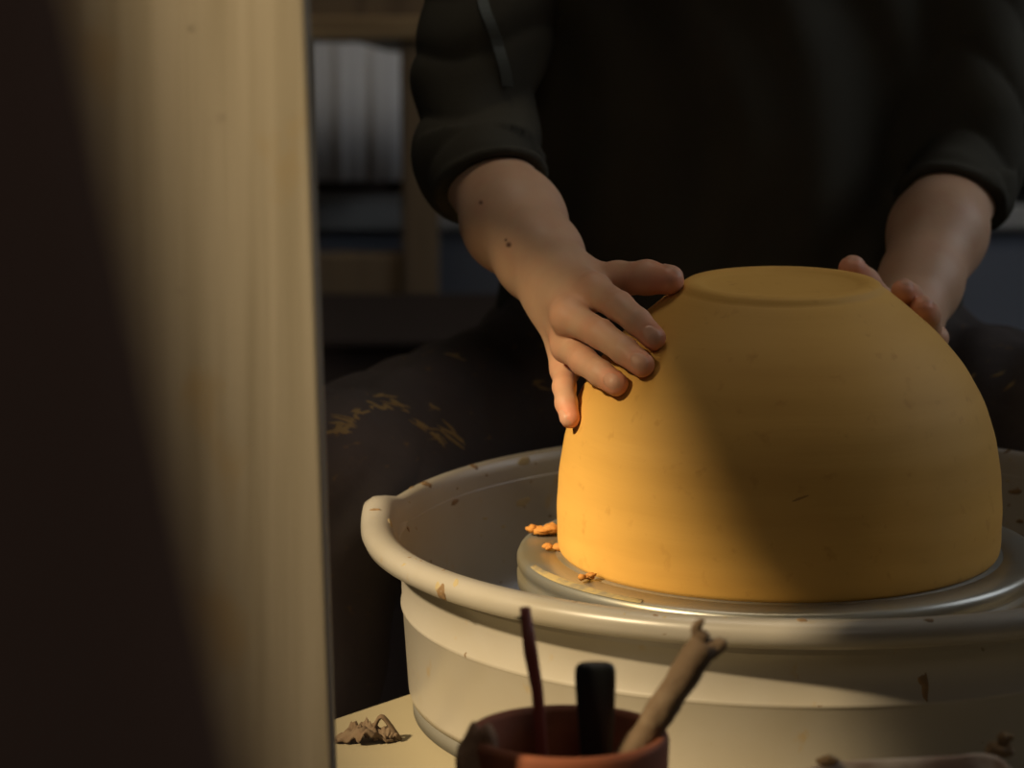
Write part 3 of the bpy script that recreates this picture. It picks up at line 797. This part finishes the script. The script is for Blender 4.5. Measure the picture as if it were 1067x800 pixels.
# clay scrap on the deck at the far left
s0 = plane_pt(386, 773, ZD)
bm = bmesh.new()
def sheet(bm, c, L, Wd, hh, seed, rot=0):
    rnd = random.Random(seed); nu, nv = 26, 12; ph = [rnd.uniform(0, 6) for _ in range(6)]
    g = []
    for i in range(nu+1):
        row = []
        for j in range(nv+1):
            u, v = i/nu*2-1, j/nv*2-1
            wv = Wd*math.sqrt(max(0, 1-u*u*.96))*(1+.25*math.sin(6*u+ph[0])+.12*math.sin(15*u+ph[1]))
            x = u*L+.10*L*math.sin(5*v+ph[2]); y = v*wv
            z = hh*(1-u*u)*(.45+.35*math.sin(4*u+3*v+ph[3])+.22*abs(math.sin(7*u-4*v+ph[4]))*2-.2*v*v+.1*math.sin(17*u+11*v+ph[5]))
            row.append((c[0]+x*math.cos(rot)-y*math.sin(rot), c[1]+x*math.sin(rot)+y*math.cos(rot), c[2]+max(z, 0)+.0006))
        g.append(row)
    T_ = [[bm.verts.new((p[0], p[1], p[2]+.0016)) for p in r_] for r_ in g]; B_ = [[bm.verts.new(p) for p in r_] for r_ in g]
    for i in range(nu):
        for j in range(nv):
            bm.faces.new((T_[i][j], T_[i+1][j], T_[i+1][j+1], T_[i][j+1])); bm.faces.new((B_[i][j], B_[i][j+1], B_[i+1][j+1], B_[i+1][j]))
    for i in range(nu):
        bm.faces.new((T_[i][0], B_[i][0], B_[i+1][0], T_[i+1][0])); bm.faces.new((T_[i][nv], T_[i+1][nv], B_[i+1][nv], B_[i][nv]))
    for j in range(nv):
        bm.faces.new((T_[0][j], T_[0][j+1], B_[0][j+1], B_[0][j])); bm.faces.new((T_[nu][j], B_[nu][j], B_[nu][j+1], T_[nu][j+1]))
sheet(bm, (s0[0]-.003, s0[1], ZD), .0195, .009, .0085, 3, .05)
sheet(bm, (s0[0]-.006, s0[1]+.004, ZD+.001), .012, .007, .010, 8, -.3)
pk = plane_pt(402, 772, ZD)
tube(bm, spline([pk+[-.008, .002, .001], pk+[-.007, .002, .010], pk+[-.003, .001, .0165], pk+[.002, 0, .012], pk+[.009, -.001, .002]], 4), [.002]+[.0030]*15+[.0012], 10, .5, jit=.12)
sheet(bm, (pk[0]+.001, pk[1]-.001, ZD), .009, .005, .007, 12, .2)
o = obj('clay_shaving', bm, M['scrap']); tag(o, 'curled heap of dry brown clay shavings on the cream deck', 'clay scrap')

# smeared tub and clay lump at the lower right
tz = ZD+.112
t0 = plane_pt(850, 789, tz); t1 = plane_pt(1052, 777, tz)
tub = empty('water_tub', (t0[0]+.05, t0[1]-.05, ZD), 'clay-smeared tub at the lower right in front of the splash pan', 'tub')
bm = bmesh.new()
tcx, tcy = (t0[0]+t1[0])/2, t0[1]-.045
ang = math.atan2(t1[1]-t0[1], t1[0]-t0[0]); hw = np.linalg.norm((t1-t0)[:2])/2
def rrect(w_, d_, r_, z_, n=8):
    pts = []
    for sx, sy, a0 in ((1, 1, 0), (-1, 1, 90), (-1, -1, 180), (1, -1, 270)):
        for k in range(n+1):
            a = R(a0+90*k/n); x = sx*(w_-r_)+r_*math.cos(a); y = sy*(d_-r_)+r_*math.sin(a)
            pts.append(Vector((tcx+x*math.cos(ang)-y*math.sin(ang), tcy+x*math.sin(ang)+y*math.cos(ang), z_)))
    return pts
rings = []
for (w_, d_, z_) in ((hw*.82, .034, ZD+.001), (hw*.84, .036, ZD+.004), (hw*.95, .043, tz-.008), (hw, .048, tz-.007), (hw, .048, tz-.001), (hw-.002, .046, tz), (hw-.005, .042, tz-.001), (hw*.92, .040, tz-.02), (hw*.80, .033, ZD+.006)):
    rings.append([bm.verts.new(v+Vector((0, 0, .0010*math.sin(v.x*170)))) for v in rrect(w_, d_, .018, z_)])
for A, B in zip(rings, rings[1:]):
    for k in range(len(A)): bm.faces.new((A[k], A[(k+1) % len(A)], B[(k+1) % len(A)], B[k]))
bm.faces.new(rings[0]); bm.faces.new(rings[-1])
obj('tub_body', bm, M['tub'], tub)
q = plane_pt(1042, 783, tz); bm = bmesh.new(); blob(bm, q+[0, .001, .001], (.008, .006, .0045), 4); blob(bm, q+[.002, .001, .0065], (.0038, .0035, .0045), 9); blob(bm, q+[.006, .001, .008], (.002, .002, .002), 12, 2)
o = obj('clay_lump', bm, M['clay_splash']); tag(o, 'dark wet clay lump on the right corner of the smeared tub', 'clay lump')
q = plane_pt(862, 795, tz); bm = bmesh.new(); blob(bm, q+[0, 0, .0012], (.006, .004, .003), 21)
o = obj('clay_lump', bm, M['clay_splash']); tag(o, 'small reddish clay lump on the left corner of the smeared tub', 'clay lump')

print('CUP', cup_c, 'TUB', t0, t1, 'e0', e0)
# ------------------------------------------------------------------ background
YR = 1.75                               # wooden rack
def bbox(name, px0, py0, px1, py1, Y, thick, m, parent, bevel=.004, drop=None):
    a = P(px0, py1, Y); b = P(px1, py0, Y); z0 = a[2] if drop is None else drop
    return boxobj(name, (a[0], Y, z0), (b[0], Y+thick, b[2]), m, parent, bevel)
rk = empty('wooden_rack', (P(390, 300, YR)[0], YR, 0), 'brown wooden rack behind the seated person at left', 'rack')
bbox('top_board', 150, 20, 470, 41, YR, .26, M['oldwood'], rk)
bbox('apron_board', 150, -70, 470, 19, YR+.03, .03, M['brownwood'], rk)
bbox('post', 419, 41, 456, 345, YR+.01, .05, M['brownwood'], rk, drop=0)
bbox('post', 160, 41, 195, 345, YR+.01, .05, M['brownwood'], rk, drop=0)
bbox('rail', 196, 265, 418, 316, YR+.02, .03, M['brownwood'], rk)
bbox('shelf', 196, 190, 418, 203, YR+.02, .25, M['darkbrown'], rk)
# pale cloth hanging from the rack's top
bm = bmesh.new(); A = P(325, 44, YR-.006); B = P(418, 188, YR-.006); n = 40; prev = None
for i in range(n+1):
    x = A[0]+(B[0]-A[0])*i/n; y = YR-.012+.0020*math.sin(i*.35)+.0008*math.sin(i*.8+1); sag = .010*smooth01((i/n-.45)*2)
    ring = [bm.verts.new((x, y, A[2]-sag)), bm.verts.new((x, y+.002, B[2])), bm.verts.new((x, y+.006, B[2])), bm.verts.new((x, y+.004, A[2]-sag))]
    if prev:
        for k in range(4): bm.faces.new((prev[k], prev[(k+1) % 4], ring[(k+1) % 4], ring[k]))
    else: bm.faces.new(ring)
    prev = ring
bm.faces.new(prev)
o = obj('white_cloth', bm, M['cloth']); tag(o, 'pale grey cloth hanging inside the wooden rack at left', 'cloth')
# long blue bench along the back wall
YBk = 1.98
bn = empty('blue_bench', (.2, YBk, 0), 'long blue painted storage bench with pale top along the back wall', 'bench')
topz = P(1060, 213, YBk)[2]; botz = P(1060, 238, YBk)[2]
boxobj('bench_top', (-1.2, YBk-.015, botz), (1.5, Y1-.005, botz+.030), M['benchtop'], bn)
boxobj('bench_front', (-1.19, YBk, 0), (1.49, YBk+.02, botz), M['blue'], bn)
boxobj('bench_end', (1.47, YBk+.02, 0), (1.49, Y1-.005, botz), M['blue'], bn); boxobj('bench_end', (-1.19, YBk+.02, 0), (-1.17, Y1-.005, botz), M['blue'], bn)
# dark box low behind the person
a = P(352, 350, 1.45); b = P(470, 350, 1.45)
dk = empty('storage_crate', (a[0], 1.45, 0), 'dark brown low crate on the floor behind the person', 'crate')
boxobj('crate_body', (a[0]-.35, 1.45, 0), (b[0]+.05, 1.70, a[2]-.012), M['darkbrown'], dk); boxobj('lid', (a[0]-.36, 1.44, a[2]-.012), (b[0]+.06, 1.71, a[2]), M['darkbrown'], dk)
# grey curtain with a dark scalloped hem at the right
bm = bmesh.new(); A = P(1040, -80, 1.6); A[2] = ZC-.002; B = P(1250, 207, 1.6); n = 60; prev = None
for i in range(n+1):
    x = A[0]+(B[0]-A[0])*i/n; y = 1.6+.018*math.sin(i*.9)
    ring = [bm.verts.new((x, y, A[2])), bm.verts.new((x, y, B[2])), bm.verts.new((x, y+.006, B[2])), bm.verts.new((x, y+.006, A[2]))]
    if prev:
        for k in range(4): bm.faces.new((prev[k], prev[(k+1) % 4], ring[(k+1) % 4], ring[k]))
    else: bm.faces.new(ring)
    prev = ring
bm.faces.new(prev)
cu = obj('curtain', bm, M['greyfab']); tag(cu, 'dark grey curtain hanging behind the person at the right edge', 'curtain')
bm = bmesh.new()
for i in range(14):
    x = A[0]+(B[0]-A[0])*(i+.6)/14; tube(bm, [(x, 1.603, B[2]+.004), (x, 1.603, B[2]-.006), (x, 1.603, B[2]-.014)], [.007, .006, .001], 10)
box(bm, (A[0], 1.585, B[2]-.004), (B[0], 1.625, B[2]+.008)); obj('hem', bm, M['black'], cu, smooth=False)
